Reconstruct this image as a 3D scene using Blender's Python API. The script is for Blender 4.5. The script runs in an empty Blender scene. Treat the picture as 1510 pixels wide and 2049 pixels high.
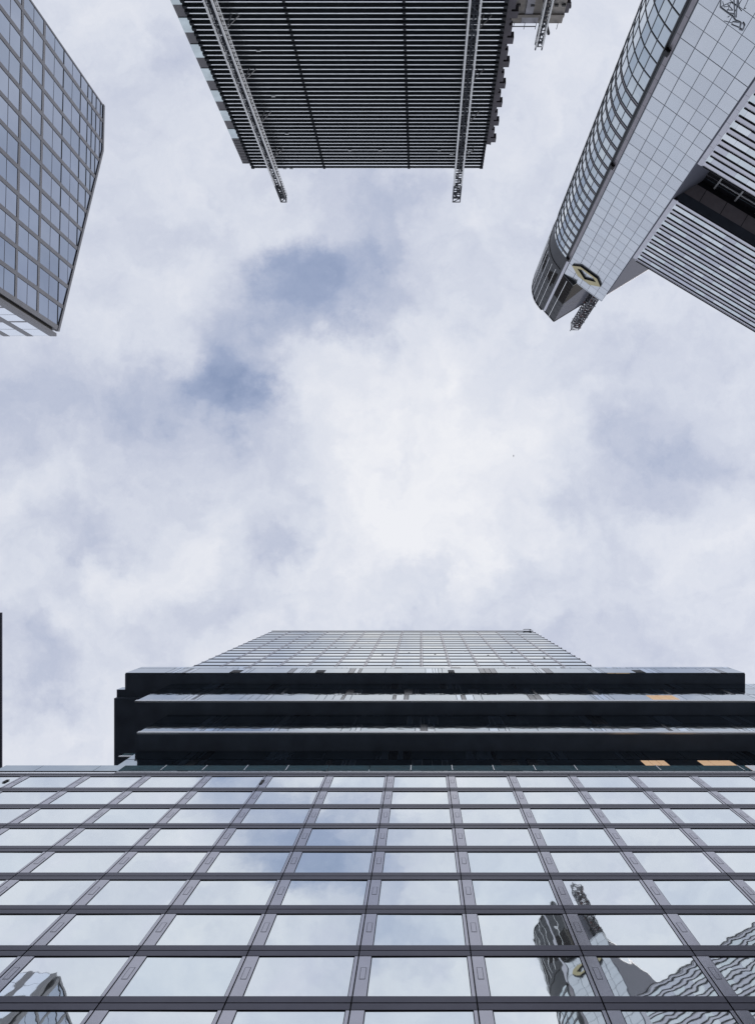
import bpy, bmesh, math, random
from mathutils import Vector
random.seed(7)
R = math.radians
sc = bpy.context.scene

# ------------------------------------------------------------------ camera
FPX, CX, CY = 1400.0, 842.0, 1131.0          # focal length and zenith in photo pixels (1510 x 2049)
cam = bpy.data.cameras.new("camera")
cam.sensor_fit = 'VERTICAL'; cam.sensor_height = 36.0; cam.sensor_width = 36.0*1510/2049
cam.lens = FPX/2049*36.0
cam.shift_x = (755-CX)/2049
cam.shift_y = (CY-1024.5)/2049
cam.clip_start = 0.1; cam.clip_end = 6000
camo = bpy.data.objects.new("camera", cam)
sc.collection.objects.link(camo)
camo.location = (0, 0, 0); camo.rotation_euler = (math.pi, 0, 0)    # lying on one's back in the street, eye 1.6 m up
sc.camera = camo
sc.view_settings.view_transform = 'Standard'; sc.view_settings.look = 'None'
sc.view_settings.gamma = 1; sc.view_settings.exposure = 0.0
sc.render.resolution_x = 754; sc.render.resolution_y = 1024

# ------------------------------------------------------------------ world: overcast sky broken by thinner patches
SUN = Vector((0.80, 0.30, 1.0)).normalized()
world = bpy.data.worlds.new("World"); sc.world = world; world.use_nodes = True
nt = world.node_tree; nt.nodes.clear(); L = nt.links
def N(t, **kw):
    n = nt.nodes.new(t)
    for k, v in kw.items(): setattr(n, k, v)
    return n
def M(op, a, b=None, clamp=False):
    n = N('ShaderNodeMath', operation=op); n.use_clamp = clamp
    for i, v in enumerate((a, b)):
        if v is None: continue
        if isinstance(v, (int, float)): n.inputs[i].default_value = v
        else: L.new(v, n.inputs[i])
    return n.outputs[0]
tc = N('ShaderNodeTexCoord'); sep = N('ShaderNodeSeparateXYZ'); L.new(tc.outputs['Generated'], sep.inputs[0])
zz = M('MAXIMUM', sep.outputs[2], 0.14)
pp = M('DIVIDE', sep.outputs[0], zz); qq = M('DIVIDE', sep.outputs[1], zz)
cmb = N('ShaderNodeCombineXYZ'); L.new(pp, cmb.inputs[0]); L.new(qq, cmb.inputs[1])
wn = N('ShaderNodeTexNoise'); wn.inputs['Scale'].default_value = 5.0; wn.inputs['Detail'].default_value = 9; wn.inputs['Roughness'].default_value = 0.60
L.new(cmb.outputs[0], wn.inputs['Vector'])
v1 = N('ShaderNodeVectorMath', operation='SUBTRACT'); L.new(wn.outputs['Color'], v1.inputs[0]); v1.inputs[1].default_value = (.5, .5, .5)
v2 = N('ShaderNodeVectorMath', operation='SCALE'); L.new(v1.outputs[0], v2.inputs[0]); v2.inputs['Scale'].default_value = 0.33
v3 = N('ShaderNodeVectorMath', operation='ADD'); L.new(cmb.outputs[0], v3.inputs[0]); L.new(v2.outputs[0], v3.inputs[1])
# thin spots (negative) and thick white banks (positive) of the cloud layer: x, y, rx, ry, amount
BL = [(680,515,150,80,-.30),(570,545,80,60,-.22),(580,625,80,66,-.36),(455,725,90,95,-.30),(490,800,70,70,-.20),(485,875,70,70,-.26),(420,640,60,120,-.08),(400,760,90,60,-.14),
      (210,790,260,90,-.22),(40,880,170,90,-.16),(345,145,80,50,-.24),(1330,900,120,80,-.32),(1350,750,110,70,-.18),(540,1105,50,34,-.22),
      (190,1090,60,50,-.20),(50,1340,80,70,-.28),(440,1235,80,40,-.18),(800,390,150,45,-.20),(330,420,110,70,-.08),
      (1250,1010,160,50,-.14),(1150,1300,260,70,-.10),(730,640,110,50,-.18),(1100,700,160,60,-.05),
      (880,890,260,200,.27),(760,1090,260,110,.12),(700,760,110,100,.10),(310,1120,120,80,.24),(830,1080,200,100,.10),(560,420,100,50,.12),
      (130,1480,200,90,.14),(900,1240,300,50,.12),(150,560,200,120,.06),(90,990,110,60,.15),(1000,480,160,140,.05),
      (842,-900,2200,900,.20),(842,3200,2200,900,.15)]  # last two: unseen bright sky, added to brighten the reflections in the facades
acc = None
for (x, y, rx, ry, am) in BL:
    s_ = N('ShaderNodeVectorMath', operation='SUBTRACT'); L.new(v3.outputs[0], s_.inputs[0]); s_.inputs[1].default_value = ((x-CX)/FPX, (y-CY)/FPX, 0)
    m_ = N('ShaderNodeVectorMath', operation='MULTIPLY'); L.new(s_.outputs[0], m_.inputs[0]); m_.inputs[1].default_value = (FPX/rx, FPX/ry, 0)
    d_ = N('ShaderNodeVectorMath', operation='LENGTH'); L.new(m_.outputs[0], d_.inputs[0])
    r_ = N('ShaderNodeMapRange', interpolation_type='SMOOTHSTEP'); L.new(d_.outputs['Value'], r_.inputs[0])
    r_.inputs[1].default_value = 0; r_.inputs[2].default_value = 1.75; r_.inputs[3].default_value = am; r_.inputs[4].default_value = 0
    acc = r_.outputs[0] if acc is None else M('ADD', acc, r_.outputs[0])
fn = N('ShaderNodeTexNoise'); fn.inputs['Scale'].default_value = 3.6; fn.inputs['Detail'].default_value = 9; fn.inputs['Roughness'].default_value = 0.56
L.new(v3.outputs[0], fn.inputs['Vector'])
f2 = N('ShaderNodeTexNoise'); f2.inputs['Scale'].default_value = 15; f2.inputs['Detail'].default_value = 8; f2.inputs['Roughness'].default_value = 0.6
L.new(v3.outputs[0], f2.inputs['Vector'])
dens = M('ADD', M('ADD', acc, M('MULTIPLY', M('SUBTRACT', fn.outputs['Fac'], 0.5), 0.74)), M('ADD', M('MULTIPLY', M('SUBTRACT', f2.outputs['Fac'], 0.5), 0.36), 0.77))
dens = M('MULTIPLY', dens, 0.88, clamp=True)
ramp = N('ShaderNodeValToRGB'); L.new(dens, ramp.inputs[0])
e = ramp.color_ramp.elements
e[0].position = 0.0; e[0].color = (0.22, 0.29, 0.46, 1)
e[1].position = 1.0; e[1].color = (0.91, 0.92, 0.96, 1)
for p_, c_ in ((.28, (0.36, 0.425, 0.595, 1)), (.55, (0.59, 0.63, 0.755, 1)), (.72, (0.72, 0.755, 0.85, 1)), (.88, (0.83, 0.85, 0.915, 1))):
    q_ = ramp.color_ramp.elements.new(p_); q_.color = c_
sky = N('ShaderNodeTexSky', sky_type='NISHITA'); sky.sun_disc = False
sky.sun_elevation = math.asin(SUN.z); sky.sun_rotation = math.atan2(SUN.x, SUN.y)
b1 = N('ShaderNodeBackground'); L.new(sky.outputs[0], b1.inputs[0]); b1.inputs[1].default_value = 0.10
b2 = N('ShaderNodeBackground'); L.new(ramp.outputs[0], b2.inputs[0]); b2.inputs[1].default_value = 1.0
mx = N('ShaderNodeMixShader'); mx.inputs[0].default_value = 0.93
L.new(b1.outputs[0], mx.inputs[1]); L.new(b2.outputs[0], mx.inputs[2])
wo = N('ShaderNodeOutputWorld'); L.new(mx.outputs[0], wo.inputs[0])

# ------------------------------------------------------------------ sun behind the cloud
sl = bpy.data.lights.new("sun", 'SUN'); sl.energy = 1.0; sl.angle = R(14); sl.color = (1, .96, .90)
so = bpy.data.objects.new("sun", sl); sc.collection.objects.link(so)
so.rotation_euler = SUN.to_track_quat('Z', 'Y').to_euler(); so.location = (0, 0, 400)

# ------------------------------------------------------------------ materials
def mat(name, base, metallic=0.0, rough=0.5, vary=0.0, vscale=0.3, bump=0.0, bscale=1.0, emis=None, spec=0.5, streak=None, alpha=1.0, stretch=(1, 1, 1)):
    m = bpy.data.materials.new(name); m.use_nodes = True
    t = m.node_tree; b = t.nodes['Principled BSDF']
    b.inputs['Metallic'].default_value = metallic; b.inputs['Roughness'].default_value = rough
    b.inputs['Specular IOR Level'].default_value = spec; b.inputs['Alpha'].default_value = alpha
    base4 = (*base, 1); b.inputs['Base Color'].default_value = base4
    co = t.nodes.new('ShaderNodeTexCoord'); mp = t.nodes.new('ShaderNodeMapping'); mp.inputs['Scale'].default_value = stretch
    t.links.new(co.outputs['Object'], mp.inputs[0])
    if vary:
        n = t.nodes.new('ShaderNodeTexNoise'); n.inputs['Scale'].default_value = vscale; n.inputs['Detail'].default_value = 6
        t.links.new(mp.outputs[0], n.inputs['Vector'])
        r = t.nodes.new('ShaderNodeMapRange'); t.links.new(n.outputs['Fac'], r.inputs[0])
        r.inputs[1].default_value = .25; r.inputs[2].default_value = .75; r.inputs[3].default_value = 1-vary; r.inputs[4].default_value = 1+vary
        x = t.nodes.new('ShaderNodeVectorMath'); x.operation = 'SCALE'; x.inputs[0].default_value = base
        t.links.new(r.outputs[0], x.inputs['Scale']); t.links.new(x.outputs[0], b.inputs['Base Color'])
    if bump:
        n = t.nodes.new('ShaderNodeTexNoise'); n.inputs['Scale'].default_value = bscale; n.inputs['Detail'].default_value = 2
        t.links.new(mp.outputs[0], n.inputs['Vector'])
        u = t.nodes.new('ShaderNodeBump'); u.inputs['Distance'].default_value = bump; u.inputs['Strength'].default_value = 1
        t.links.new(n.outputs['Fac'], u.inputs['Height']); t.links.new(u.outputs[0], b.inputs['Normal'])
    if emis:
        b.inputs['Emission Color'].default_value = (*emis[0], 1); b.inputs['Emission Strength'].default_value = emis[1]
    return m
MT = {}
MT['mirror']   = mat('mirror_glass', (.955, 1.0, .985), .93, .015, .03, .25, .0046, .75, stretch=(1, 1, .55))
MT['mirror2']  = mat('mirror_glass_bluish', (.90, .965, .97), .93, .02, .03, .25, .0046, .75, stretch=(1, 1, .55))
MT['mirror3']  = mat('mirror_glass_deep', (.64, .74, .82), 1.0, .03, .03, .25, .0046, .75, stretch=(1, 1, .55))
MT['pier']     = mat('lilac_aluminium', (.50, .495, .54), .88, .17, .05, 1.2, .0008, 3)
MT['band']     = mat('dark_aluminium', (.115, .113, .142), .75, .34, .08, .8)
MT['joint']    = mat('black_joint', (.012, .012, .018), 0, .6)
MT['gasket']   = mat('dark_gasket', (.10, .10, .13), .3, .5)
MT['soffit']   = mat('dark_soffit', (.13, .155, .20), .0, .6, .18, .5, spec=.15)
MT['white']    = mat('white_trim', (.95, .96, .97), .6, .25)
MT['core']     = mat('dark_core', (.03, .033, .04), 0, .6)
MT['roofing']  = mat('grey_roofing', (.22, .22, .22), 0, .9, .15, .4)
MT['hipglass'] = mat('hip_glass', (.42, .49, .53), 1.0, .04, .05, .3, .01, .8)
MT['hipmid']   = mat('hip_glass_pale', (.58, .64, .68), 1.0, .05, .05, .3, .01, .8)
MT['hipdark']  = mat('hip_dark_glass', (.035, .04, .05), .6, .15)
MT['teal']     = mat('teal_glass', (.03, .125, .16), .0, .5, .25, .8, spec=.1, alpha=.92)
MT['blind']    = mat('lit_warm_ceiling', (.6, .4, .2), 0, .6, emis=((.85, .56, .36), .50))
MT['lt_glass'] = [mat('blue_grey_glass', (.355, .405, .50), 1.0, .05, .07, .12, .01, .5), mat('blue_grey_glass_b', (.335, .385, .475), 1.0, .05, .07, .12, .01, .5), mat('blue_grey_glass_c', (.375, .42, .51), 1.0, .05, .07, .12, .01, .5)]
MT['lt_white'] = mat('bright_glass', (.80, .85, .93), 1.0, .15, .03, .2, .01, .5)
MT['lt_frame'] = mat('grey_stone_frame', (.21, .21, .23), .35, .45, .08, .7)
MT['lt_dark']  = mat('dark_window_frame', (.035, .04, .055), .3, .4)
MT['recess']   = mat('recess_brown_black', (.030, .027, .025), 0, .7, .3, .8)
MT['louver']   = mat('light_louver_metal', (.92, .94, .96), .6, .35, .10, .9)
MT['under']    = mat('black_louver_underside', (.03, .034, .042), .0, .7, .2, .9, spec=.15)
MT['ct_glass'] = mat('dim_facade_glass', (.42, .48, .50), .9, .12, .30, .15)
MT['ct_panel'] = mat('taupe_panel', (.19, .18, .19), .2, .5, .10, 1)
MT['ct_light'] = mat('pale_glass', (.56, .63, .65), .95, .10, .16, .7)
MT['bracket']  = mat('dark_purple_bracket', (.07, .062, .08), .2, .6, .3, 1)
MT['galv']     = mat('galvanised_steel', (.93, .94, .96), .0, .50)
MT['steel_dk'] = mat('dark_steel', (.05, .055, .07), .5, .5)
MT['concrete'] = mat('stained_concrete', (.34, .315, .295), 0, .85, .35, .55, stretch=(1, 1, 2.5))
MT['conc_lt']  = mat('pale_concrete', (.50, .50, .56), 0, .8, .20, .8)
MT['clad']     = [mat('white_cladding', (.635, .665, .70), .92, .22, .02, .2, .002, .3), mat('white_cladding_b', (.615, .65, .69), .92, .22, .02, .2, .002, .3), mat('white_cladding_c', (.59, .62, .66), .92, .27, .03, .2, .002, .3)]
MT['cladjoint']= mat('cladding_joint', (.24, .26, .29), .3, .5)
MT['pil']      = mat('taupe_pilaster', (.29, .275, .30), .6, .4, .08, .8)
MT['pil_lt']   = mat('pale_pilaster', (.52, .52, .57), .8, .35, .05, .8)
MT['cv_glass'] = [mat('curved_glass', (.55, .61, .645), 1.0, .04, .06, .2, .01, .6), mat('curved_glass_b', (.45, .52, .57), 1.0, .04, .06, .2, .01, .6), mat('curved_glass_c', (.72, .77, .79), 1.0, .05, .06, .2, .01, .6)]
MT['cv_line']  = mat('curved_frame', (.08, .088, .10), .3, .5)
MT['crown']    = mat('crown_grey_panel', (.06, .063, .072), .0, .5, .12, .5, spec=.2)
MT['crown_dk'] = mat('crown_dark_louvre_reflection', (.024, .021, .021), .0, .7, .35, .45, spec=.05)
MT['gold']     = mat('gold_plate', (.50, .44, .25), .55, .40, .06, .6)
MT['black']    = mat('black_edge', (.008, .008, .012), 0, .6)
MT['redsteel'] = mat('dark_red_steel', (.20, .05, .045), .2, .5)
MT['lv_span']  = [mat('lilac_spandrel', (.56, .56, .62), .85, .34, .03, .5), mat('lilac_spandrel_b', (.60, .60, .655), .85, .34, .03, .5)]
MT['lv_win']   = [mat('light_window', (.66, .715, .745), .9, .10, .05, .6), mat('lilac_window', (.54, .555, .62), .9, .14, .05, .6), mat('pale_window', (.74, .78, .81), .9, .10, .05, .6)]
MT['lv_bright']= mat('pale_band', (.86, .89, .92), .75, .25)
MT['slot_br']  = mat('brown_soffit_panel', (.30, .265, .28), 0, .6, .12, .8)
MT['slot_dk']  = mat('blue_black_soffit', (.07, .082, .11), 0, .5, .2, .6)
MT['slot_wall']= mat('slate_side_wall', (.16, .20, .24), .4, .5, .05, .5)
MT['facet']    = mat('slate_grey_wall', (.15, .155, .19), .0, .8, .03, .1, spec=.1)
MT['thin']     = mat('navy_curtain_wall', (.07, .085, .125), .6, .30, .2, .3)
MT['asphalt']  = mat('asphalt', (.05, .05, .052), 0, .9, .2, .8)
MT['paving']   = mat('granite_paving', (.20, .195, .19), 0, .85, .15, .7)
MT['paint']    = mat('road_paint', (.75, .75, .73), 0, .6)
MT['earth']    = mat('city_ground', (.13, .13, .125), 0, .95, .2, .02)
MT['feather']  = mat('grey_feather', (.12, .12, .13), 0, .8)

# ------------------------------------------------------------------ building helpers
class MB:
    def __init__(self): self.v = []; self.f = []; self.m = []; self.mats = []
    def mi(self, m):
        if m not in self.mats: self.mats.append(m)
        return self.mats.index(m)
    def face(self, pts, m):
        i = len(self.v); self.v += [tuple(p) for p in pts]
        self.f.append(tuple(range(i, i+len(pts)))); self.m.append(self.mi(m))
    def hexa(self, p, m, mats=None):
        """p: 8 points, bottom ring 0-3 and top ring 4-7"""
        i = len(self.v); self.v += [tuple(q) for q in p]
        fs = [(3, 2, 1, 0), (4, 5, 6, 7), (0, 1, 5, 4), (1, 2, 6, 5), (2, 3, 7, 6), (3, 0, 4, 7)]
        for k, f in enumerate(fs):
            self.f.append(tuple(i+a for a in f)); self.m.append(self.mi((mats or {}).get(k, m)))
    def box(self, x0, x1, y0, y1, z0, z1, m, mats=None):
        self.hexa([(x0, y0, z0), (x1, y0, z0), (x1, y1, z0), (x0, y1, z0), (x0, y0, z1), (x1, y0, z1), (x1, y1, z1), (x0, y1, z1)], m, mats)
    def bar(self, a, b, w, m):
        a = Vector(a); b = Vector(b); d = (b-a).normalized()
        s = d.cross(Vector((0, 0, 1)))
        if s.length < 1e-3: s = Vector((1, 0, 0))
        s.normalize(); t = s.cross(d)
        s = s*w/2; t = t*w/2
        self.hexa([a-s-t, a+s-t, a+s+t, a-s+t, b-s-t, b+s-t, b+s+t, b-s+t], m)
    def prism(self, plan, z0, z1, m, top=None):
        n = len(plan)
        for i in range(n):
            a, b = plan[i], plan[(i+1) % n]
            self.face([(a[0], a[1], z0), (b[0], b[1], z0), (b[0], b[1], z1), (a[0], a[1], z1)], m)
        self.face([(a[0], a[1], z1) for a in plan], top or m); self.face([(a[0], a[1], z0) for a in reversed(plan)], m)
    def build(self, name, parent=None):
        me = bpy.data.meshes.new(name)
        off = parent_origin(parent)
        me.from_pydata([(x-off.x, y-off.y, z-off.z) for x, y, z in self.v], [], self.f)
        for m in self.mats: me.materials.append(m)
        for p, k in zip(me.polygons, self.m): p.material_index = k
        bm = bmesh.new(); bm.from_mesh(me); bmesh.ops.recalc_face_normals(bm, faces=bm.faces); bm.to_mesh(me); bm.free()
        o = bpy.data.objects.new(name, me); sc.collection.objects.link(o)
        if parent is not None: o.parent = parent
        return o
def parent_origin(p):
    v = Vector((0, 0, 0))
    while p is not None: v = v + p.location; p = p.parent
    return v
def thing(name, loc, label, cat, group=None):
    o = bpy.data.objects.new(name, None); sc.collection.objects.link(o); o.location = loc
    o.empty_display_size = 2; o['label'] = label; o['category'] = cat
    if group: o['group'] = group
    return o
def tag(o, label, cat, group=None):
    o['label'] = label; o['category'] = cat
    if group: o['group'] = group
    return o
class Frame:
    """wall frame: s along the wall, t outward, z up"""
    def __init__(self, O, u, n): self.O = O; self.u = u; self.n = n
    def p(self, s, t, z): return (self.O[0]+self.u[0]*s+self.n[0]*t, self.O[1]+self.u[1]*s+self.n[1]*t, z)
    def box(self, mb, s0, s1, t0, t1, z0, z1, m, mats=None):
        mb.hexa([self.p(s0, t0, z0), self.p(s1, t0, z0), self.p(s1, t1, z0), self.p(s0, t1, z0),
                 self.p(s0, t0, z1), self.p(s1, t0, z1), self.p(s1, t1, z1), self.p(s0, t1, z1)], m, mats)
    def pane(self, poly, t, m, th=.05, tilt=0.0):
        """a pane of polygon [(s,z)..]; returns (faces, material, front polygon)"""
        js = [random.uniform(-tilt, tilt) for _ in range(3)]
        s0 = sum(a for a, b in poly)/len(poly); z0 = sum(b for a, b in poly)/len(poly)
        fr = [self.p(s, t+js[1]*(s-s0)+js[2]*(z-z0), z) for s, z in poly]
        bk = [self.p(s, t-th, z) for s, z in poly]
        fs = [fr, bk[::-1]]
        k = len(poly)
        for i in range(k): j = (i+1) % k; fs.append([fr[i], bk[i], bk[j], fr[j]])
        return (fs, m, fr)
def proj(p):
    if p[2] < 1: return None
    return (CX+FPX*p[0]/p[2], CY+FPX*p[1]/p[2])
def area_in_view(fr):
    q = [proj(p) for p in fr]
    if None in q: return 0
    cx = sum(a for a, b in q)/len(q); cy = sum(b for a, b in q)/len(q)
    if not (-15 < cx < 1525 and -15 < cy < 2064): return 0
    return abs(sum(q[i][0]*q[(i+1) % len(q)][1]-q[(i+1) % len(q)][0]*q[i][1] for i in range(len(q))))/2
def put_windows(panes, parent, name='window', cap=99):
    panes = sorted(panes, key=lambda w: -area_in_view(w[2]))
    for i, (fs, m, fr) in enumerate(panes[:cap]):
        if area_in_view(fr) <= 0: cap = i; break
        mb = MB()
        for f in fs: mb.face(f, m)
        mb.build(name, parent)
    rest = panes[cap:]
    if rest:
        mb = MB()
        for fs, m, fr in rest:
            for f in fs: mb.face(f, m)
        mb.build(name, parent)['kind'] = 'stuff'
def clip(poly, a, b, c):
    """keep a*s+b*z<=c"""
    out = []
    for i in range(len(poly)):
        P, Q = poly[i], poly[(i+1) % len(poly)]
        dp = a*P[0]+b*P[1]-c; dq = a*Q[0]+b*Q[1]-c
        if dp <= 0: out.append(P)
        if dp*dq < 0:
            k = dp/(dp-dq); out.append((P[0]+k*(Q[0]-P[0]), P[1]+k*(Q[1]-P[1])))
    return out

# ================================================================== ground, road, pavements
G = -1.6
mb = MB(); mb.box(-2500, 2500, -2500, 2500, G-1, G, MT['earth']); mb.build('ground')['kind'] = 'structure'
mb = MB(); mb.box(-400, 400, -9, 7, G, G+.004, MT['asphalt']); mb.build('road')['kind'] = 'structure'
mb = MB(); mb.box(-400, 400, 7, 17.4, G, G+.13, MT['paving']); mb.build('pavement')['kind'] = 'structure'
mb = MB(); mb.box(-400, 400, -44, -9, G, G+.13, MT['paving']); mb.build('plaza_paving')['kind'] = 'structure'
mb = MB()
for i in range(-40, 40): mb.box(i*9, i*9+4, -1.08, -.93, G+.004, G+.008, MT['paint'])
mb.build('road_marking')['kind'] = 'structure'

# ================================================================== glass office tower (bottom of the picture)
YF, W0, F0 = 17.5, 5.017, 3.805
tw = thing('office_tower', (0, YF, G), 'mirror glass office tower with dark overhanging stepped floors, filling the bottom of the photo', 'office tower')
panes = []
piers, bands = MB(), MB(); joints = plates = piers
def curtain(F, k0, k1, J0, zrows, W, band, pierw, s_clip=(-1e9, 1e9), tilt=.0028, glass=('mirror', 'mirror2'), plate=True, bt=.03, dz=3.805):
    """modules between joints; zrows are the joint heights from low to high"""
    for k in range(k0, k1):
        J = J0+k*W; Jn = J+W
        a0 = max(J+.03, s_clip[0]); a1 = min(Jn-.03, s_clip[1])
        if a1-a0 < .3: continue
        for i in range(len(zrows)-1):
            z0, z1 = zrows[i], zrows[i+1]
            F.box(bands, a0, a1, -.10, bt, z0+.025, z0+band/2, MT['band'])
            F.box(bands, a0, a1, -.10, bt-.004, z1-band/2, z1-.025, MT['band'])
            zb, zt = z0+band/2+.01, z1-band/2-.01
            p1 = min(a0+pierw, a1); q0 = a1-.14
            F.box(piers, a0, p1, -.10, .012, zb, zt, MT['pier'])
            if q0 > p1+.2:
                F.box(piers, q0, a1, -.10, .012, zb, zt, MT['pier'])
                m = MT[glass[0]] if random.random() < .72 else MT[glass[1]]
                s0, s1, b0, b1 = p1+.045, q0-.035, zb+.05, zt-.03
                panes.append(F.pane([(s0, b0), (s1, b0), (s1, b1), (s0, b1)], -.02, m, .05, tilt))
                F.box(joints, p1+.005, p1+.035, -.10, -.01, zb, zt, MT['gasket'])
            if plate and k1-k0 > 1 and p1-a0 > .4:
                c = (a0+p1)/2; h = (zt-zb)
                F.box(plates, c-.13, c+.13, .012, .016, zb+.40*h, zb+.70*h, MT['gasket'])
                F.box(plates, c-.108, c+.108, .016, .020, zb+.40*h+.03, zb+.70*h-.03, MT['pier'])
FR = Frame((0, YF), (1, 0), (0, -1))
rows = [54.57-F0*k for k in range(14, -1, -1)]+[54.57+F0]
XL, XR = -36.2, 33.5
curtain(FR, -7, 8, -2.78, rows, W0, .86, .53, (XL, XR))
# parapet of the lower block
F = FR
cop = MB()
zt = 58.375
F.box(cop, XL, XR, -.10, .03, zt+.02, zt+.35, MT['gasket'])
for (a, b) in ((XL, -25.75), (28.25, XR)):
    F.box(cop, a, b, -.10, .02, zt+.37, zt+.75, MT['white'])
    F.box(cop, a, b, -.10, -.05, zt+.75, zt+1.08, MT['black'])
    s = a
    while s < b-.1:
        e_ = min(s+W0-.04, b)
        if s < -33.0 and a < 0: e_ = min(-32.88, b)
        F.box(cop, s, e_, -.25, .02, zt+1.08, 61.1, MT['hipglass'] if a < 0 else MT['white']); s = e_+.04
F.box(cop, -25.7, 28.2, -.10, .02, zt+.37, zt+.62, MT['band'])
F.box(cop, -25.7, 28.2, -.10, .04, zt+.62, zt+.80, MT['white'])
F.box(cop, -25.7, 28.2, -.10, -.02, zt+.80, zt+1.10, MT['black'])
cop.build('parapet', tw)
# black vents let into two piers
vt = MB()
F.box(vt, -13.07+.15+.0, -13.07+.37, .014, .05, 55.85, 56.9, MT['black'])
vt.build('vent', tw); vt = MB()
F.box(vt, -33.7, -33.45, .014, .05, 56.3, 57.0, MT['black'])
vt.build('vent', tw)
body = MB()
body.box(XL+.1, XR-.1, YF+.11, 50, G, 59.2, MT['joint'], {1: MT['roofing']})
# left flank of the lower block, light panels
for i in range(len(rows)-1):
    for k in range(6):
        body.box(XL, XL+.1, YF+.15+k*5.3, YF+5.3+k*5.3-.15, rows[i]+.4, rows[i+1]-.4, MT['hipglass'])
body.build('wall', tw)
# railing of the roof terrace
bal = MB(); x = -25.7
while x < 28.1:
    e_ = min(x+3.55, 28.2); FR.box(bal, x, e_-.06, .0, .04, 59.5, 61.0, MT['teal'])
    x = e_
bal.build('glass_railing', tw)
post = MB()
x = -25.7+3.55
while x < 28.1:
    if random.random() < .75: FR.box(post, x-.05, x+.01, -.06, .06, 59.6, 61.08, MT['white'])
    x += 3.55
FR.box(post, -25.7, 28.2, -.12, -.05, 59.45, 59.60, MT['steel_dk'])
post.build('railing_post', tw)

# the stepped floors, each reaching further over the street than the one below
def shifted(xl, xr, y, z0, z1, lip, seed, depth=26, first_h=3.8, dark=()):
    rnd = random.Random(seed)
    F = Frame((0, y), (1, 0), (0, -1))
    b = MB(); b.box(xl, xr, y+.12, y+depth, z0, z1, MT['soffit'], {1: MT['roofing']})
    g = MB()
    z = z0+(.62 if lip else .05)
    lv = [z]
    while lv[-1] < z1-.3: lv.append(min(z1, lv[-1]+3.8 if len(lv) > 1 else z0+first_h))
    for i in range(len(lv)-1):
        if lv[i+1]-lv[i] < .4: continue
        s = xl; first = True
        while s < xr-.05:
            if first or rnd.random() < .8: segs = [rnd.uniform(4.6, 5.4)]+[rnd.choice((.35, .5, .7, .9)) for _ in range(rnd.randint(3, 5))]
            else: segs = [rnd.uniform(2.4, 4.0)]
            first = False
            for j, wd in enumerate(segs):
                e_ = min(s+wd, xr)
                if e_-s > .12:
                    mm = MT['hipglass'] if j == 0 else rnd.choice((MT['hipglass'], MT['hipmid'], MT['mirror3'], MT['hipglass'], MT['hipdark']))
                    F.box(g, s+.03, e_-.03, -.12, .0, lv[i]+.03, lv[i+1]-.10, mm)
                s = e_
                if s >= xr: break
        for (d0, d1, dm) in dark:
            if i == 0:
                nn = 3 if d1-d0 < 3.1 else 4
                if dm == 'black':
                    F.box(g, d0, d1, -.12, .025, lv[0]+.2, lv[0]+2.2, MT['black'])
                else:
                    for q in range(nn):
                        F.box(g, d0+(d1-d0)*q/nn+.03, d0+(d1-d0)*(q+1)/nn-.03, -.12, .02, lv[0]+(.0 if lip else 1.9), lv[1]-.45, MT[dm])
    bo = b.build('soffit', tw)
    g.build('glazing_strip', tw)
    if lip:
        l = MB(); F.box(l, xl-.02, xr+.02, -.12, .05, z0-.03, z0+.58, MT['white']); l.build('white_fascia', tw)
shifted(-27.2, 36.0, 17.95, 59.3, 67.6, False, 3, first_h=5.4, dark=((20.1, 22.3, 'blind'), (25.3, 28.3, 'blind')))
shifted(-27.4, 42.0, 16.2, 67.6, 75.9, True, 5)
shifted(-31.0, 45.0, 14.75, 75.9, 87.1, True, 8, dark=((25.4, 28.4, 'blind'),))
shifted(-36.8, 40.3, 13.4, 87.1, 92.3, False, 12, dark=((-23.9, -22.6, 'black'), (-13.2, -12.1, 'black'), (3.4, 4.2, 'black'), (26.8, 28.0, 'black')))
ex = MB()
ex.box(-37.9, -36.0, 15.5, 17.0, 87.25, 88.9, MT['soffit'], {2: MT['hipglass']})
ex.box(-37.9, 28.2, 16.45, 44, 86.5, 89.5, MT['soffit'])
ex.build('soffit', tw)
cn = MB()
cn.box(-28.5, -26.9, 18.1, 22.0, 66.0, 66.15, MT['soffit']); cn.box(-28.5, -26.9, 18.02, 18.10, 65.95, 66.25, MT['white']); cn.box(-28.45, -26.9, 18.06, 18.09, 66.27, 67.2, MT['teal'])
cn.build('corner_balcony', tw)

# the upper shaft
YU = 16.8
FU = Frame((0, YU), (1, 0), (0, -1))
urows = [178.2-4.06*k for k in range(21, -1, -1)]
curtain(FU, 0, 14, -37.9, urows, 4.735, .40, .30, (-37.9, 28.4), tilt=.0008, glass=('mirror3', 'mirror2'), plate=False, bt=.05)
ub = MB(); ub.box(-37.8, 28.3, YU+.11, 44, 89.5, 178.0, MT['joint'], {1: MT['roofing']}); ub.box(-38.0, 28.5, YU-.08, 44.1, 178.2, 178.75, MT['gasket'])
for z in urows: ub.box(-37.95, -37.8, YU-.06, 44, z-.22, z+.22, MT['band']); ub.box(28.3, 28.45, YU-.12, 44, z-.28, z+.28, MT['band'])
ub.build('upper_wall', tw)
for (px, py) in ((534, 1292), (577, 1296), (625, 1296), (672, 1296), (720, 1296), (595, 1284), (641, 1284), (688, 1284), (737, 1284), (765, 1310), (818, 1306), (870, 1309), (930, 1302), (976, 1311), (1023, 1305), (1088, 1316)):
    z = YU*FPX/(py-CY); x = (px-CX)*z/FPX
    dv = MB(); FU.box(dv, x-.16, x+.16, .012, .06, z-.35, z+.35, MT['hipdark']); dv.build('vent', tw)
put_windows(panes, tw)
piers.build('pier', tw); bands.build('spandrel_band', tw)
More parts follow.
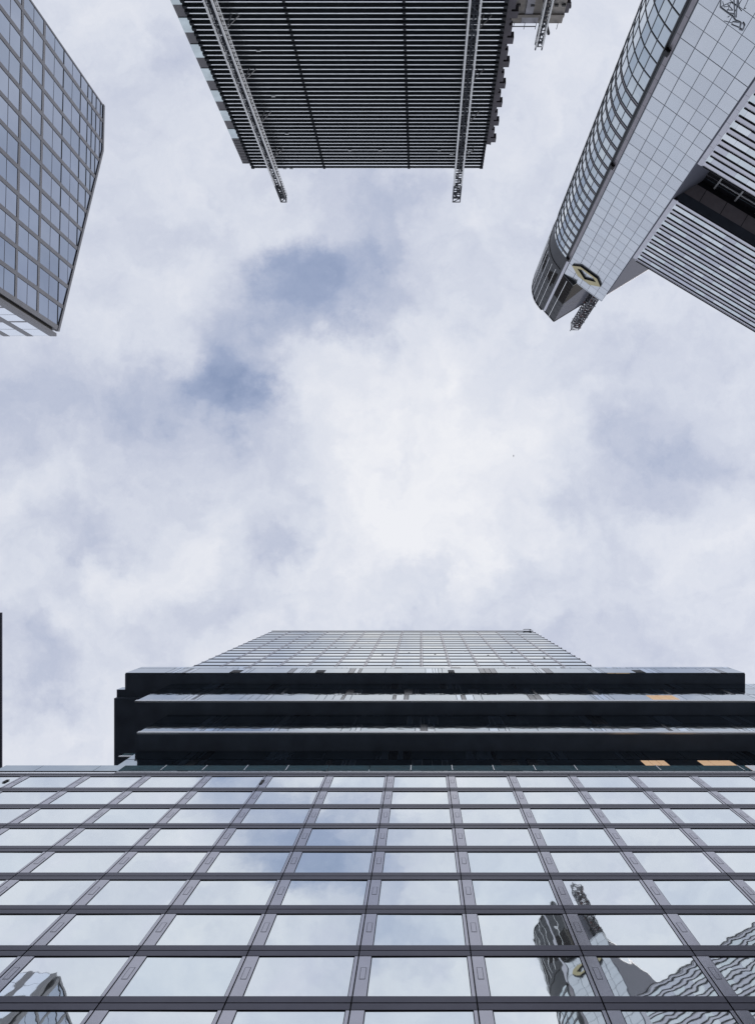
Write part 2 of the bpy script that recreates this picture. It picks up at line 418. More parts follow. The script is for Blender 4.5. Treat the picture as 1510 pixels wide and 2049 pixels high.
# small roof hook seen on the skyline
hk = MB(); z = 179.5
pts = [(27.2+1.0*math.cos(a), 16.6-.4*math.sin(a)*0, z+1.0*math.sin(a)) for a in [R(d) for d in range(-60, 200, 26)]]
for a, b in zip(pts, pts[1:]): hk.bar((a[0], 16.5, a[2]-.3), (b[0], 16.5, b[2]-.3), .14, MT['steel_dk'])
hk.bar((27.7, 16.5, 178.6), (27.7, 17.4, 178.3), .14, MT['steel_dk'])
hk.build('roof_davit', tw)

# ================================================================== grey tower with a sloping roof, upper left
gt = thing('office_tower', (-72.1, -45.3, G), 'grey framed tower with blue glass windows and a slanting roof edge at the upper left', 'office tower')
far = Vector((-70.65, -102.6)); near = Vector((-72.05, -45.3))
u = (far-near).normalized(); LEN = (far-near).length
n = Vector((-u.y, u.x));
if n.x < 0: n = -n
FG = Frame((near.x, near.y), (u.x, u.y), (n.x, n.y))
S0 = 1.35; SK = 47.3; ZN, ZF = 139.3, 156.3
def roof_z(s): return ZF if s >= SK else ZN+(ZF-ZN)*(s-S0)/(SK-S0)
sl_ = (ZF-ZN)/(SK-S0)
wp = []; fr_, ln_ = MB(), MB()
ZR = [156.3, 154.7, 152.7, 150.8, 148.9, 145.8, 138.9, 131.7]+[131.7-7.15*k for k in range(1, 18)]
PIER, MOD = .80, 4.70
cols = []
s = S0+1.0
while s < LEN-.5: cols.append((s, min(s+MOD-PIER, LEN-.35))); s += MOD
for (a, b) in cols:
    for i in range(len(ZR)-1):
        zt_, zb_ = ZR[i], ZR[i+1]
        big = zt_ < 139
        z1 = zt_-(.40 if zt_ < 135 else .13); z0 = zb_+(.40 if zb_ < 135 else .13)
        if z0 < 1: continue
        poly = [(a+.07, z0), (b-.07, z0), (b-.07, z1), (a+.07, z1)]
        poly = clip(poly, -sl_, 1, ZN-.55-sl_*S0)
        poly = clip(poly, 0, 1, ZF-.5)
        if len(poly) < 3: continue
        A = abs(sum(poly[k][0]*poly[(k+1) % len(poly)][1]-poly[(k+1) % len(poly)][0]*poly[k][1] for k in range(len(poly))))/2
        if A < .25: continue
        wp.append(FG.pane(poly, -.10, random.choice(MT['lt_glass']), .05, .003))
        if big or zt_ > 140:
            mid = (a+b)/2
            top = min(z1, roof_z(mid)-.6)
        if z1-z0 > 3:
            zm = (z0+z1)/2
            pl = clip(clip([(a+.1, zm-.06), (b-.1, zm-.06), (b-.1, zm+.06), (a+.1, zm+.06)], -sl_, 1, ZN-.55-sl_*S0), 0, 1, ZF-.5)
            if len(pl) >= 3:
                for f in FG.pane(pl, -.08, MT['lt_dark'], .04)[0]: ln_.face(f, MT['facet'])
# frames: piers and transoms in front of a dark backing, all cut by the roof line
def cutbox(mb, s0, s1, t, th, z0, z1, m, inset=.0):
    pl = clip(clip([(s0, z0), (s1, z0), (s1, z1), (s0, z1)], -sl_, 1, ZN-inset-sl_*S0), 0, 1, ZF-inset)
    if len(pl) >= 3:
        for f in FG.pane(pl, t, m, th)[0]: mb.face(f, m)
cutbox(fr_, S0, S0+1.0, 0, .4, G, 160, MT['lt_frame'])
for k, (a, b) in enumerate(cols): cutbox(fr_, b, min(b+PIER, LEN) if k < len(cols)-1 else LEN, 0, .4, G, 160, MT['lt_frame'])
for (a, b) in cols:
    for z in ZR[1:]:
        h = .34 if z < 135 else .10
        cutbox(fr_, a+.002, b-.002, -.03, .3, z-h, z+h, MT['lt_frame'] if h > .2 else MT['lt_dark'])
# sloping coping
for (sa, sb) in ((S0-.1, SK), (SK, LEN+.1)):
    za, zb = roof_z(max(sa, S0)), roof_z(sb)
    fr_.hexa([FG.p(sa, -.6, za-.5), FG.p(sb, -.6, zb-.5), FG.p(sb, .08, zb-.5), FG.p(sa, .08, za-.5),
              FG.p(sa, -.6, za+.15), FG.p(sb, -.6, zb+.15), FG.p(sb, .08, zb+.15), FG.p(sa, .08, za+.15)], MT['lt_frame'])
fr_.build('stone_frame', gt)
ln_.build('glazing_bar', gt)
gb = MB()
prof = [(S0, G), (LEN-.02, G), (LEN-.02, ZF-.2), (SK, ZF-.2), (S0, ZN-.2)]
frn = [FG.p(s, -.25, z) for s, z in prof]; bkk = [FG.p(s, -40, z) for s, z in prof]
gb.face(frn, MT['lt_dark']); gb.face(bkk[::-1], MT['lt_dark'])
for i in range(5): j = (i+1) % 5; gb.face([frn[i], bkk[i], bkk[j], frn[j]], MT['lt_dark'])
# corner block beyond the dark groove, its narrow front faces the street
FN = Frame((near.x, near.y), (-1, 0), (0, 1))
gb.box(-112, near.x-.75, near.y-1.4, near.y-.35, G, 138.3, MT['recess'])
gb.build('wall', gt)
fw = MB()
fw.box(near.x-.55, near.x, near.y-.62, near.y, G, 138.5, MT['lt_frame'])
fw.box(near.x-.75, near.x-.55, near.y-.85, near.y, G, 138.5, MT['lt_frame'])
s = .0
znr = [138.5, 130.2]+[130.2-7.25*k for k in range(1, 17)]
FN.box(fw, 0.75, 40, -.3, -.10, 138.2, 138.5, MT['lt_frame'])
k = 0; s = 1.25
while s < 38:
    FN.box(fw, s-1.25 if k else .75, s, -.3, 0, G, 138.48, MT['lt_frame'])
    for i in range(len(znr)-1):
        z1 = znr[i]-.35; z0 = znr[i+1]+.38
        if z0 > 2:
            wp.append(FN.pane([(s+.07, z0), (s+3.28, z0), (s+3.28, z1), (s+.07, z1)], -.02, MT['lt_white'], .05, .002))
        FN.box(fw, s, s+3.35, -.3, -.03, znr[i+1]-.33, znr[i+1]+.33, MT['lt_frame'])
        FN.box(fw, s, s+3.35, -.04, -.01, (z0+z1)/2-.05, (z0+z1)/2+.05, MT['facet'])
    s += 4.6; k += 1
fw.build('stone_frame', gt)
put_windows(wp, gt)

# ================================================================== sliver of a dark tower on the left edge
nv = thing('office_tower', (-60.1, 6.9, G), 'narrow dark navy tower sliver at the left edge above the mirror glass block', 'office tower')
b = MB(); b.box(-95, -60.0, 6.9, 60, G, 99.6, MT['thin']); b.build('wall', nv)
g = MB()
for k in range(26): g.box(-60.0, -59.92, 7.6, 59.6, 1+k*3.8, 3.6+k*3.8, MT['thin'])
for k in range(26): g.box(-94, -60.6, 6.82, 6.9, 1+k*3.8, 3.6+k*3.8, MT['hipdark'])
g.build('glazing_strip', nv)
c = MB(); c.box(-95.1, -59.75, 6.75, 60.1, 99.6, 100.0, MT['facet']); c.build('coping', nv)

# ================================================================== louvred tower under construction, top
Y0 = -68.0
lt = thing('unfinished_tower', (-9, Y0, G), 'dark louvred high-rise with horizontal metal slats, seen at the top centre between two hoist masts', 'high-rise')
FL = Frame((0, Y0), (1, 0), (0, 1))
b = MB(); b.box(-30.2, 10.45, -102, Y0-.8, G, 117.9, MT['core'], {1: MT['roofing']})
b.box(-28.8, 10.3, -90, Y0-.75, 117.9, 119.6, MT['core'], {1: MT['roofing']})
b.build('wall', lt)
gl = MB()
joints_x = (-28.85, -16.55, -2.08, 10.45)
for k in range(28):
    z0 = 119.4-4.425*(k+1); z1 = z0+4.38
    if z1 < 0: break
    for j in range(3):
        FL.box(gl, joints_x[j]+.1, joints_x[j+1]-.1, -.8, -.30, z0, z1, MT['ct_glass'])
gl.build('facade_glass', lt)
lv = MB(); en = lv
z = 119.75; P = .885
while z > 0:
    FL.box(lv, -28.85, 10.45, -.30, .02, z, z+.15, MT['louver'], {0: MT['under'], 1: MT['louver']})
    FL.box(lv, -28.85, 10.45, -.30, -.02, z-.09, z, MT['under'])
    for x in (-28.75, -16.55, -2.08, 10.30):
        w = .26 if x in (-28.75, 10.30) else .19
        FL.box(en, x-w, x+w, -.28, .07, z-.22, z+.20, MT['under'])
    z -= P
lv.build('slats', lt)
# corner panels, glass and metal in turn
z = 111.9; i = 0
while z > 4:
    g = MB(); g.box(-30.25, -29.0, Y0-.8, Y0-.25, z-2.42, z-.03, MT['ct_light']); g.build('corner_glass', lt)
    g = MB(); g.box(-30.25, -29.0, Y0-.8, Y0-.3, z-4.42, z-2.52, MT['ct_panel']); g.build('corner_panel', lt)
    z -= 4.45; i += 1
    if z < 80: break
g = MB()
g.box(-30.15, -29.0, Y0-.8, Y0-.25, G, z, MT['ct_panel'])
zz_ = 111.95
while zz_ < 118.7: g.box(-30.25, -29.0, Y0-.8, Y0-.2, zz_, zz_+.28, MT['ct_panel']); zz_ += .44
g.build('corner_louver', lt)
# brackets along the right edge
g = MB(); g.box(10.55, 11.15, Y0-1.2, Y0-.5, G, 113.9, MT['bracket']); g.build('edge_rail', lt)
for z in (78.3, 82.7, 87.1, 91.4, 95.7, 100.0, 104.1, 108.5, 112.8):
    g = MB(); g.box(11.15, 12.05, Y0-1.3, Y0-.5, z-.55, z+.55, MT['bracket']); g.box(11.15, 11.6, Y0-1.1, Y0-.5, z-2.6, z-.9, MT['bracket']); g.box(11.15, 11.35, Y0-1.25, Y0-.6, z+.9, z+1.4, MT['bracket'])
    g.build('edge_bracket', lt)
# small lamps and fixings on the slats
g = MB()
for (px, py) in ((517, 101), (547, 192), (574, 267), (700, 300), (760, 300), (878, 300), (938, 302), (903, 308), (583, 337), (570, 337)):
    z = 68*FPX/(CY-py); x = (px-CX)*z/FPX
    g.box(x-.28, x+.28, Y0+.03, Y0+.13, z-.05, z+.05, MT['galv'])
g.build('facade_lamp', lt)

def lattice(mb, x0, x1, y0, y1, z0, z1, m, w=.11, step=1.5, brace=.06, seed=1, bm_=None):
    bm_ = bm_ or m
    rnd = random.Random(seed)
    C = [(x0, y0), (x1, y0), (x1, y1), (x0, y1)]
    for c in C: mb.bar((c[0], c[1], z0), (c[0], c[1], z1), w, m)
    z = z1; k = 0
    while z > z0+step:
        for i in range(4):
            a, b = C[i], C[(i+1) % 4]
            mb.bar((a[0], a[1], z), (b[0], b[1], z), brace, bm_)
            if (k+i) % 2: mb.bar((a[0], a[1], z), (b[0], b[1], z-step), brace, bm_)
            else: mb.bar((b[0], b[1], z), (a[0], a[1], z-step), brace, bm_)
        z -= step; k += 1
def hoist(name, x0, x1, yf, ztop, label, ladder, wall_y, roof, seed, flip=False):
    t = thing(name, ((x0+x1)/2, yf, G), label, 'hoist mast', 'hoist masts on the unfinished buildings')
    m = MB(); w = x1-x0
    lx0, lx1 = (x0, x1-.45) if ladder else (x0, x1)
    brk = roof+3.5
    lattice(m, lx0, lx1, yf-.75, yf, G, brk, MT['galv'], .22, 1.5, .08, seed, MT['steel_dk'])
    lattice(m, lx0, lx1, yf-.75, yf, brk, ztop, MT['steel_dk'], .17, 1.3, .12, seed)  # top section, same steel, coloured dark as its silhouette against the bright sky
    m.build('mast', t)
    if ladder:
        l = MB()
        l.bar((x1, yf-.3, G), (x1, yf-.3, ztop-1.8), .12, MT['galv']); l.bar((x1-.4, yf-.05, G), (x1-.4, yf-.05, ztop-1.8), .10, MT['galv'])
        z = ztop-1.9
        while z > 0: l.bar((x1-.42, yf-.2, z), (x1, yf-.2, z), .07, MT['steel_dk']); z -= .75
        l.build('ladder', t)
    rk = MB(); z = ztop-.3
    cx_ = (lx0+lx1)/2
    rk.bar((cx_, yf-.8, G), (cx_, yf-.8, ztop+.25), .17, MT['steel_dk'])
    while z > 4:
        rk.bar((lx0, yf-.75, z), (lx1, yf-.75, z-.02), .16, MT['steel_dk']); z -= 1.5
    rk.build('rack_rail', t)
    z = roof-3
    while z > 8:
        g = MB()
        g.bar((lx0, yf-.7, z), (lx0-.3, wall_y+.02, z), .12, MT['steel_dk']); g.bar((lx1, yf-.7, z), (lx1+.8, wall_y+.02, z), .12, MT['steel_dk'])
        g.bar((lx1, yf-.7, z), (lx1+1.7, wall_y+.02, z+.1), .10, MT['steel_dk'])
        g.build('wall_tie', t); z -= 9.2
    return t
hoist('hoist_mast', -25.15, -23.75, -65.4, 126.0, 'pale lattice hoist mast with ladder, slanting across the left part of the louvred high-rise', True, Y0, 117, 1)
hoist('hoist_mast', 5.70, 6.98, -65.4, 126.0, 'pale lattice hoist mast near the right edge of the louvred high-rise', False, Y0, 117, 2)
hoist('hoist_mast', 16.15, 17.05, -73.0, 99.1, 'short lattice hoist mast in front of the stained concrete block', False, -75.4, 95, 3)

# stained concrete block beside it
cc = thing('concrete_block', (15.5, -75.5, G), 'raw brown stained concrete building core at the top, right of the louvred high-rise', 'building')
b = MB(); b.box(11.6, 19.6, -92, -75.6, G, 97.6, MT['concrete'])
for k in range(20):
    z = 96.0-4.4*k
    b.box(11.55, 19.65, -75.75, -75.42, z-.1, z+.35, MT['concrete'])
b.build('wall', cc)
g = MB(); g.box(14.25, 15.3, -75.62, -75.5, 84, 95.9, MT['conc_lt']); g.box(13.9, 16.2, -75.66, -75.56, 96.36, 97.55, MT['conc_lt']); g.build('pale_strip', cc)
g = MB()
for z in (85.6, 89.9, 94.2):
    for x in (12.9, 14.8, 18.0, 19.0): g.box(x, x+.5, -75.6, -75.46, z, z+.32, MT['black'])
g.build('opening', cc)
g = MB(); g.box(11.5, 16.0, -75.5, -75.44, 97.95, 98.07, MT['steel_dk'])
for x in (11.5, 12.9, 14.4, 16.0, 17.6, 19.0): g.box(x, x+.07, -75.5, -75.43, 97.4, 98.5 if x > 14 else 98.1, MT['steel_dk'])
g.bar((17.4, -75.2, 97.2), (18.0, -75.0, 98.8), .3, MT['black'])
g.build('roof_railing', cc)
for z in (84.2, 88.6, 93.0, 95.5):
    g = MB(); w = .5 if z > 95 else 1.0
    g.box(19.65, 19.65+w, -77, -75.7, z-1.3, z+.4, MT['bracket']); g.box(19.65, 19.65+w+.25, -76.6, -75.9, z-.4, z-.1, MT['bracket']); g.build('edge_bracket', cc)

# ================================================================== bank tower, upper right
bt = thing('bank_tower', (55, -95, G), 'pale tower with white panelled slab, curved glass corner, dark crown and gold emblem, upper right', 'skyscraper')
U1 = (.805, .593); N1 = (-.593, .805)
V1 = (46.2, -96.4); WW = 16.25
FW = Frame(V1, U1, N1)
V2 = FW.p(WW, 0, 0)[:2]
ZW = 230.3
ZC = 264.5
# plan curve, outermost to V1
cp = [(52.5, -121.5), (49.0, -119.0), (46.2, -115.8), (44.0, -112.3), (42.7, -108.8), (42.0, -105.4), (42.1, -103.0), (42.8, -100.5), (43.8, -98.7), (45.45, -96.55)]
def cat(P, t):
    i = min(int(t), len(P)-2); f = t-i
    p0 = P[max(i-1, 0)]; p1 = P[i]; p2 = P[i+1]; p3 = P[min(i+2, len(P)-1)]
    return tuple(.5*((2*p1[k])+(-p0[k]+p2[k])*f+(2*p0[k]-5*p1[k]+4*p2[k]-p3[k])*f*f+(-p0[k]+3*p1[k]-3*p2[k]+p3[k])*f**3) for k in range(2))
dense = [cat(cp, i*(len(cp)-1)/600) for i in range(601)]
def resample(step):
    out = [dense[-1]]; acc_ = 0
    for a, b in zip(dense[::-1], dense[::-1][1:]):
        acc_ += math.dist(a, b)
        if acc_ >= step: out.append(b); acc_ = 0
    return out                        # from V1 outwards
curve = resample(2.08)
# bodies
core = MB()
V1i = FW.p(.3, -.6, 0)[:2]; V2i = FW.p(WW-.3, -.6, 0)[:2]
planlow = [tuple(c) for c in curve[::-1]]+[V1i, V2i, (72.8, -95.0), (84, -115), (60, -125)]
core.prism(planlow, G, 219.5, MT['core'])
core.prism([V1i, V2i, (72.8, -95.0), (70, -110), (54, -110)], 219.5, 224.0, MT['facet'])
core.build('core', bt)
fc = MB(); fc.box
FF = Frame(V2, ((72.8-V2[0])/math.dist((72.8, -95), V2), (-95-V2[1])/math.dist((72.8, -95), V2)), (.5, .866))
FF.box(fc, 0, math.dist((72.8, -95), V2)+1.0, 0.01, .25, G, 224.0, MT['facet'])
FF.box(fc, 0, math.dist((72.8, -95), V2)+1.0, .25, .30, 223.5, 224.1, MT['pil'])
fc.build('side_wall', bt)
# white slab with panels
slab = MB(); FW.box(slab, .9, WW, -8.0, -.08, 100, ZW-.3, MT['cladjoint']); FW.box(slab, .9, WW, -8.0, -.08, G, 100, MT['cladjoint'])
FW.box(slab, .9, WW+.02, -8.0, .02, ZW-.3, ZW, MT['clad'][0])
cs = [1.0, 4.25, 7.35, 10.35, 13.25, WW]
zrow = [127+3.95*k for k in range(-30, 27)]
for i, z0 in enumerate(zrow):
    z1 = min(z0+3.95, ZW-.32)
    major = (round((z0-127)/3.95)) % 4 == 0
    if z0 > ZW-.5: break
    for j in range(5):
        g0 = .085 if j in (0, 1, 4) else .06
        FW.box(slab, cs[j]+g0, cs[j+1]-g0, -.08, random.uniform(-.004, .004), z0+(.12 if major else .06), z1-.06, random.choice(MT['clad']))
slab.build('white_cladding', bt)
def onwall(px, py):
    a, b = px-CX, py-CY; pr = a*-.593+b*.805
    Z = 105.0*FPX/-pr
    return ((a*.805+b*.593)*Z/FPX-(V1[0]*.805+V1[1]*.593), Z)
dr = MB()  # crane mirrored in the cladding, its reflection laid on as thin lines
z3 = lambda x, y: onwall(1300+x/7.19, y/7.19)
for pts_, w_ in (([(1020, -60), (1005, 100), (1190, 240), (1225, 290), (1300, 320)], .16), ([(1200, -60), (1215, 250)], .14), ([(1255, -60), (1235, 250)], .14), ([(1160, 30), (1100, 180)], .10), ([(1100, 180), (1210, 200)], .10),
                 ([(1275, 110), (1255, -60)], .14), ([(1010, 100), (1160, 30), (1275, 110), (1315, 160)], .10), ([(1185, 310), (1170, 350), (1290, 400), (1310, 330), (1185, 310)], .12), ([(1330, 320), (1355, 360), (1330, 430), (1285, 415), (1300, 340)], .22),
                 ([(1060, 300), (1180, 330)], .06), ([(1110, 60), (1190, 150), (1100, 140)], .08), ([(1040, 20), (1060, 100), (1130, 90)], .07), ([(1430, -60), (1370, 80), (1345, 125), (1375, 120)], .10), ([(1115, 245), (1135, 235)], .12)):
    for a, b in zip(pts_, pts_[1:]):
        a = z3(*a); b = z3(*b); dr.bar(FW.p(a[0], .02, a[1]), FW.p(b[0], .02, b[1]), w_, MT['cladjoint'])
dr.build('crane_reflection', bt)
# pilaster at the corner between curved glass and slab
pl_ = MB(); z = G
FW.box(pl_, -.35, -.0, -.6, .10, G, ZC, MT['cv_line'])
z = 0
while z < 220: FW.box(pl_, .0, .85, -.5, .22, z, z+3.89, MT['pil']); z += 3.95
FW.box(pl_, .0, .85, -.5, .22, 220, ZC-.1, MT['pil_lt'])
pl_.build('corner_pilaster', bt)
for z in (131.0, 168.5, 219.6):
    g = MB(); FW.box(g, -.35, .55, .12, .75, z-.65, z+.65, MT['black']); FW.box(g, -.1, .3, .75, 1.05, z-.9, z-.2, MT['black']); g.build('facade_light', bt)
# curved glazing
lines = MB()
floors = [60+3.93*k for k in range(0, 42)]
bk_panes = []
cen = (62, -104)
def outn(a, b):
    n_ = Vector((b[1]-a[1], -(b[0]-a[0]))).normalized()
    m_ = Vector(((a[0]+b[0])/2-cen[0], (a[1]+b[1])/2-cen[1]))
    return n_ if n_.dot(m_) > 0 else -n_
segs = []
for a, b in zip(curve, curve[1:]):
    nn_ = outn(a, b); uu = (Vector(b)-Vector(a)); LL = uu.length; uu.normalize()
    segs.append((Frame(a, (uu.x, uu.y), (nn_.x, nn_.y)), LL))
for si, (Fs, LL) in enumerate(segs):
    for z0 in floors:
        z1 = min(z0+3.93, 219.6)
        if z1-z0 < 1: continue
        dbl = z0 > 146
        lo = z0+(.42 if dbl else .14)
        bk_panes.append(Fs.pane([(.05, lo), (LL-.05, lo), (LL-.05, z1-.10), (.05, z1-.10)], .10, MT['cv_glass'][random.choice((2, 2, 0)) if si > 2 else (0 if si == 0 else random.choice((0, 1, 1)))], .06, .003))  # paler outer segments: reflected bright sky put into the glass colour
        Fs.box(lines, 0, LL, 0, .20, z0-.10, z0+.10, MT['cv_line'])
        if dbl:
            Fs.box(lines, 0, LL, 0, .13, z0+.13, z0+.62, MT['pil']); Fs.box(lines, 0, LL, 0, .22, z0+.62, z0+.80, MT['cv_line'])
    Fs.box(lines, -.085, .085, 0, .17, G, 219.6, MT['cv_line'])
lines.build('curved_frame', bt)
# crown
TIP = (50.1, -92.1); B2 = (67.1, -102.5)
cr = MB()
fine = resample(.7)
pc = [tuple(c) for c in fine[::-1]]+[V1, TIP, B2, (64, -116), (58, -122)]
cr.prism(pc, 230.35, ZC, MT['crown'])
cr.prism([tuple(c) for c in fine[::-1]]+[V1, (52, -104), (60, -116)], 219.6, 230.3, MT['crown'])
cr.build('crown_wall', bt)
cd = MB(); fn_ = MB()
for i, (a, b) in enumerate(zip(fine, fine[1:])):
    nn_ = outn(a, b); uu = (Vector(b)-Vector(a)); LL = uu.length; uu.normalize(); Fs = Frame(a, (uu.x, uu.y), (nn_.x, nn_.y))
    Fs.box(cd, 0, LL, 0, .16, 228.4, 228.9, MT['black'])
    Fs.box(cd, 0, LL, 0, .22, ZC-.45, ZC+.1, MT['crown_dk'])
    if (i//3) % 3 != 2 and i < 16:
        Fs.box(cd, .02, LL-.02, 0, .06, 232.5+(i % 5)*.8, 240.5+((i*7) % 4)*1.1, MT['crown_dk'])  # dark patches: reflections in the curved crown, put into its colour
    for z in range(233, 264, 5): Fs.box(cd, .0, LL, 0, .05, z, z+.12, MT['cv_line'])
    if i % 3 == 2: Fs.box(fn_, 0, .12, 0, .30, 230.5, ZC-.5, MT['white'])
def wallframe(a, b, ref):
    uu = (Vector(b)-Vector(a)); LL = uu.length; uu.normalize(); nn_ = Vector((-uu.y, uu.x))
    if nn_.dot(Vector(ref)) < 0: nn_ = -nn_
    return Frame(a, (uu.x, uu.y), (nn_.x, nn_.y)), LL
F1, L1 = wallframe(V1, TIP, (-1, 1))
F1.box(cd, .9, L1-.1, 0, .08, 231, 247.2, MT['crown_dk'])
for z in range(232, 247, 2): F1.box(cd, .9, L1-.1, .08, .12, z, z+.14, MT['black'])
F1.box(fn_, 3.1, 3.25, .08, .4, 231, ZC-.4, MT['white'])
for z in (250.2, 254.0, 258.5): F1.box(cd, .9, L1-.05, 0, .05, z, z+.12, MT['cv_line'])
F1.box(cd, 0, L1, 0, .15, ZC-.4, ZC+.1, MT['crown_dk'])
F2, L2 = wallframe(TIP, B2, (1, 1))
fp = [(0.1, 231), (0.1, 246.2), (7.5, 240.5), (11, 236), (12, 231)]
for f in F2.pane(fp, .08, MT['crown_dk'], .08)[0]: cd.face(f, MT['crown_dk'])
fp = [(0.1, 246.4), (0.1, ZC-1), (L2, ZC-1), (L2, 236), (12, 236), (7.6, 241)]
for f in F2.pane(fp, .06, MT['facet'], .06)[0]: cd.face(f, MT['facet'])
for k in range(7): F2.box(cd, 1+k*2.3, 2.6+k*2.3, .061, .10, 249+((k*5) % 4)*2.2, 249.35+((k*5) % 4)*2.2, MT['crown'])
F2.box(cd, 0, L2, 0, .15, ZC-.5, ZC+.1, MT['crown_dk'])
cd.build('crown_louvre_reflection', bt); fn_.build('crown_fin', bt)
# gold emblem
def plate(outer, inner, F, t0, t1):
    bm = bmesh.new()
    def loop(P):
        vs = [bm.verts.new(F.p(s, t0, z)) for s, z in P]
        return [bm.edges.new((vs[i], vs[(i+1) % len(vs)])) for i in range(len(vs))]
    ed = loop(outer)+loop(inner)
    r = bmesh.ops.triangle_fill(bm, use_beauty=True, use_dissolve=False, edges=ed)
    ff = [f for f in r['geom'] if isinstance(f, bmesh.types.BMFace)]
    ex_ = bmesh.ops.extrude_face_region(bm, geom=ff)
    vs = [v for v in ex_['geom'] if isinstance(v, bmesh.types.BMVert)]
    bmesh.ops.translate(bm, verts=vs, vec=(F.n[0]*(t1-t0), F.n[1]*(t1-t0), 0))
    bmesh.ops.recalc_face_normals(bm, faces=bm.faces)
    nv_ = Vector((F.n[0], F.n[1], 0))
    for f in bm.faces: f.material_index = 0 if abs(f.normal.dot(nv_)) > .9 else 1
    return bm
outer = [(2.15, 221.2), (4.7, 218.4), (11.15, 218.4), (13.4, 221.3), (10.1, 224.5), (5.3, 224.4)]
inner = [(4.1, 220.55), (5.7, 219.35), (9.9, 219.35), (11.4, 220.6), (7.75, 223.55)]
bm = plate(outer, inner, FW, .02, .55)
me = bpy.data.meshes.new('emblem'); off = parent_origin(bt)
bmesh.ops.translate(bm, verts=bm.verts, vec=-off); bm.to_mesh(me); bm.free()
me.materials.append(MT['gold']); me.materials.append(MT['black'])
o = bpy.data.objects.new('emblem', me); sc.collection.objects.link(o); o.parent = bt
# antenna mast on the roof
am = MB(); mx_, my_ = 62.6, -97.4
lattice(am, mx_-1.5, mx_+1.5, my_-1.4, my_+1.4, 224, 285.5, MT['steel_dk'], .26, 2.4, .16, 5)
for k in range(24):
    z = 250+k*1.5; a = random.uniform(0, 6.28)
    am.bar((mx_+1.3*math.cos(a), my_+1.3*math.sin(a), z), (mx_+2.5*math.cos(a), my_+2.5*math.sin(a), z+random.uniform(-.5, 1.5)), .18, random.choice((MT['steel_dk'], MT['redsteel'])))
for k in range(16):
    z = 251+k*2.1; am.bar((mx_-1.1, my_+1.1, z), (mx_+1.1, my_+1.1, z+1.8), .22, MT['redsteel']); am.bar((mx_-1.4, my_+1.4, z+1), (mx_+1.4, my_+1.4, z-.8), .2, MT['steel_dk'])
    am.box(mx_-.9, mx_-.2, my_-.4, my_+.5, z, z+.9, random.choice((MT['steel_dk'], MT['white'], MT['redsteel'])))
am.bar((mx_-1.25, my_+1.1, 281), (mx_-1.6, my_+1.3, 287), .25, MT['steel_dk'])
am.build('antenna_mast', bt)
# louvred office wing
D2 = 105.0
FV = Frame((D2*.512, -D2*.859), (.859, .512), (-.512, .859))
SL, SR = 6.8, 108
ZT, Z1S, Z0S = 197.3, 165.35, 150.9
wing = MB()
FV.box(wing, SL, SR, -30, -.12, G, Z0S-.02, MT['lv_span'][0]); FV.box(wing, SL, SR, -30, -.12, Z1S+.3, ZT, MT['lv_span'][0])
FV.box(wing, SL, SR, -.5, .08, ZT-.1, ZT+.02, MT['pil_lt'])
wing.build('wing_wall', bt)
sp, lg, br = MB(), MB(), MB()
def louv(zs, ws):
    """zs: spandrel ranges, ws: window ranges"""
    for (a, b) in zs:
        s = SL+1.05
        FV.box(sp, s, SR, -.12, 0, a+.02, b-.02, random.choice(MT['lv_span']))
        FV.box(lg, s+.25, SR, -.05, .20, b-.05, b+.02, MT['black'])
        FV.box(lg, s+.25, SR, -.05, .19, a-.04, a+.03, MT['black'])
    for (a, b) in ws:
        s = SL+1.05+random.choice((0, 1.2)); st = s
        while s < SR-.5:
            m = random.choices(MT['lv_win'], (5, 3, 3))[0]
            e_ = s+2.9
            bk_panes.append(FV.pane([(s+.02, a+.42), (e_-.02, a+.42), (e_-.02, b-.03), (s+.02, b-.03)], -.03, m, .05, .003))
            if m is not MT['lv_win'][1]: FV.box(br, s+.05, e_-.05, -.09, -.02, a+.05, a+.40, MT['lv_bright'])  # pale band along the bottom of most panes
            s = e_
        if st > SL+1.2: FV.box(sp, SL+1.05, st-.02, -.09, -.03, a+.04, b-.04, MT['lv_win'][0])
zs = [(Z1S+3.858*k, Z1S+3.858*k+1.61) for k in range(9)]; ws = [(Z1S+3.858*k+1.61, Z1S+3.858*k+3.858) for k in range(8)]
louv(zs, ws)
zs = [(Z0S-1.61-3.858*k, Z0S-3.858*k) for k in range(25)]; ws = [(Z0S-3.858-3.858*k, Z0S-1.61-3.858*k) for k in range(25)]
louv(zs, ws)
sp.build('spandrel', bt); lg.build('shadow_ledge', bt); br.build('window_band', bt)
pz = MB()
z = G
while z < Z0S-4: FV.box(pz, SL, SL+1.0, -.5, .16, z, z+3.9, MT['pil_lt']); z += 3.95
FV.box(pz, SL, SL+1.0, -.5, .16, z, Z0S, MT['pil_lt'])
pz.build('wing_pilaster', bt); pz = MB()
z = Z1S
while z < ZT-1: FV.box(pz, SL, SL+1.0, -.5, .16, z, min(z+3.9, ZT), MT['pil_lt']); z += 3.95
pz.build('wing_pilaster', bt)
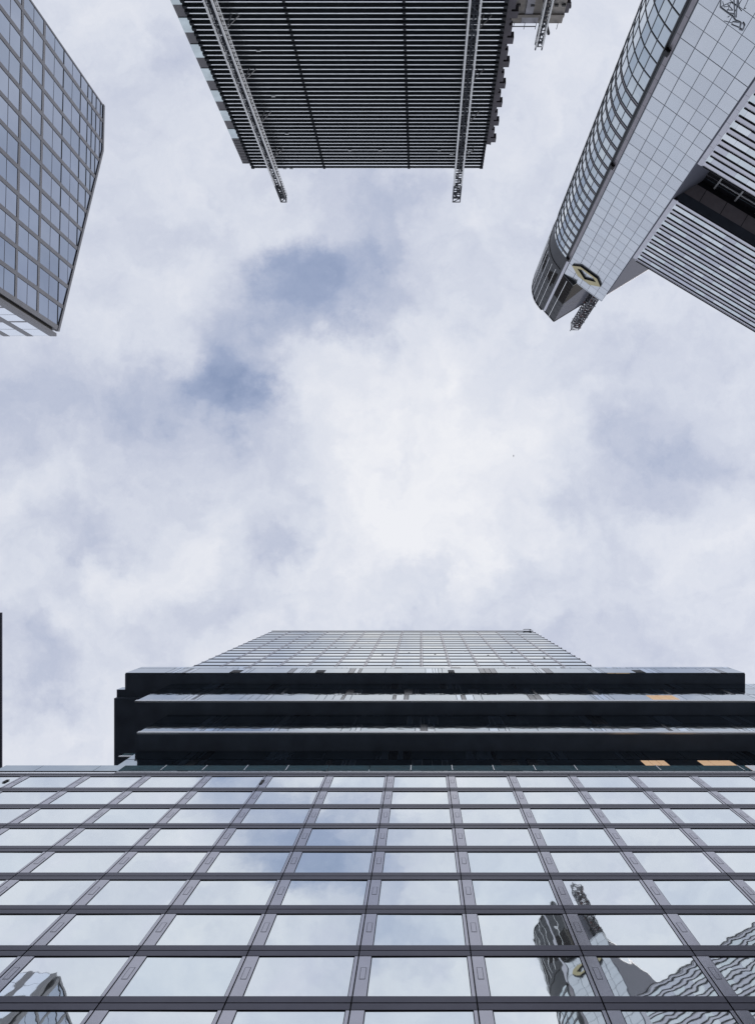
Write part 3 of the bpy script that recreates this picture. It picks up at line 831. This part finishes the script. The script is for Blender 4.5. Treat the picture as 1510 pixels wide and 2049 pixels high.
# sky garden slot
sg = MB()
FV.box(sg, SL, SR, -2.4, -.02, Z1S, Z1S+.3, MT['slot_dk'])
s = SL
while s < SR: FV.box(sg, s+.05, s+5.6, -5.7, -2.4, Z1S+.05, Z1S+.3, MT['slot_br']); s += 5.7
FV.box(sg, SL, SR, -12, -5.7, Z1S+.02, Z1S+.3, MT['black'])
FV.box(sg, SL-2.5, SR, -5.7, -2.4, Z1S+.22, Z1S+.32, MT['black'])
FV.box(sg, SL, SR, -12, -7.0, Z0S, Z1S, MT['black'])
for z in (154.2, 159.2, 163.8): FV.box(sg, SL, SR, -7.0, -6.9, z, z+.10, MT['slot_wall'])
FV.box(sg, SL-.3, SL, -12, -.3, Z0S, Z1S, MT['slot_wall'])
sg.build('sky_garden', bt)
gm = MB(); s = 13.8
FV.box(gm, SL+.2, SL+.34, -.8, -.6, Z0S, Z0S+4.0, MT['pil_lt'])
while s < SR:
    FV.box(gm, s-.2, s+.2, -6.6, -6.4, Z0S, Z1S-.5, MT['white'])
    s += 5.7
FV.box(gm, 13.8, SR, -6.6, -6.45, 162.0, 162.3, MT['white'])
FV.box(gm, SL, 13.8, -6.6, -6.5, 162.0, 162.1, MT['pil'])
gm.build('sky_garden_frame', bt)
put_windows(bk_panes, bt)

# ================================================================== a bird high above
mb = MB(); bx, by, bz = 39.6, -46.9, 300
mb.hexa([(bx-.30, by-.06, bz-.06), (bx+.32, by-.03, bz-.03), (bx+.32, by+.03, bz-.03), (bx-.30, by+.06, bz-.06), (bx-.26, by-.05, bz+.08), (bx+.3, by-.02, bz+.04), (bx+.3, by+.02, bz+.04), (bx-.26, by+.05, bz+.08)], MT['feather'])
for sg_ in (-1, 1):
    mb.hexa([(bx-.12, by, bz), (bx+.14, by, bz), (bx+.05, by+sg_*.55, bz+.12), (bx-.04, by+sg_*.55, bz+.12), (bx-.12, by, bz+.03), (bx+.14, by, bz+.03), (bx+.05, by+sg_*.55, bz+.14), (bx-.04, by+sg_*.55, bz+.14)], MT['feather'])
bo = mb.build('bird', None); tag(bo, 'tiny dark bird high up in the bright middle of the cloudy sky', 'bird')
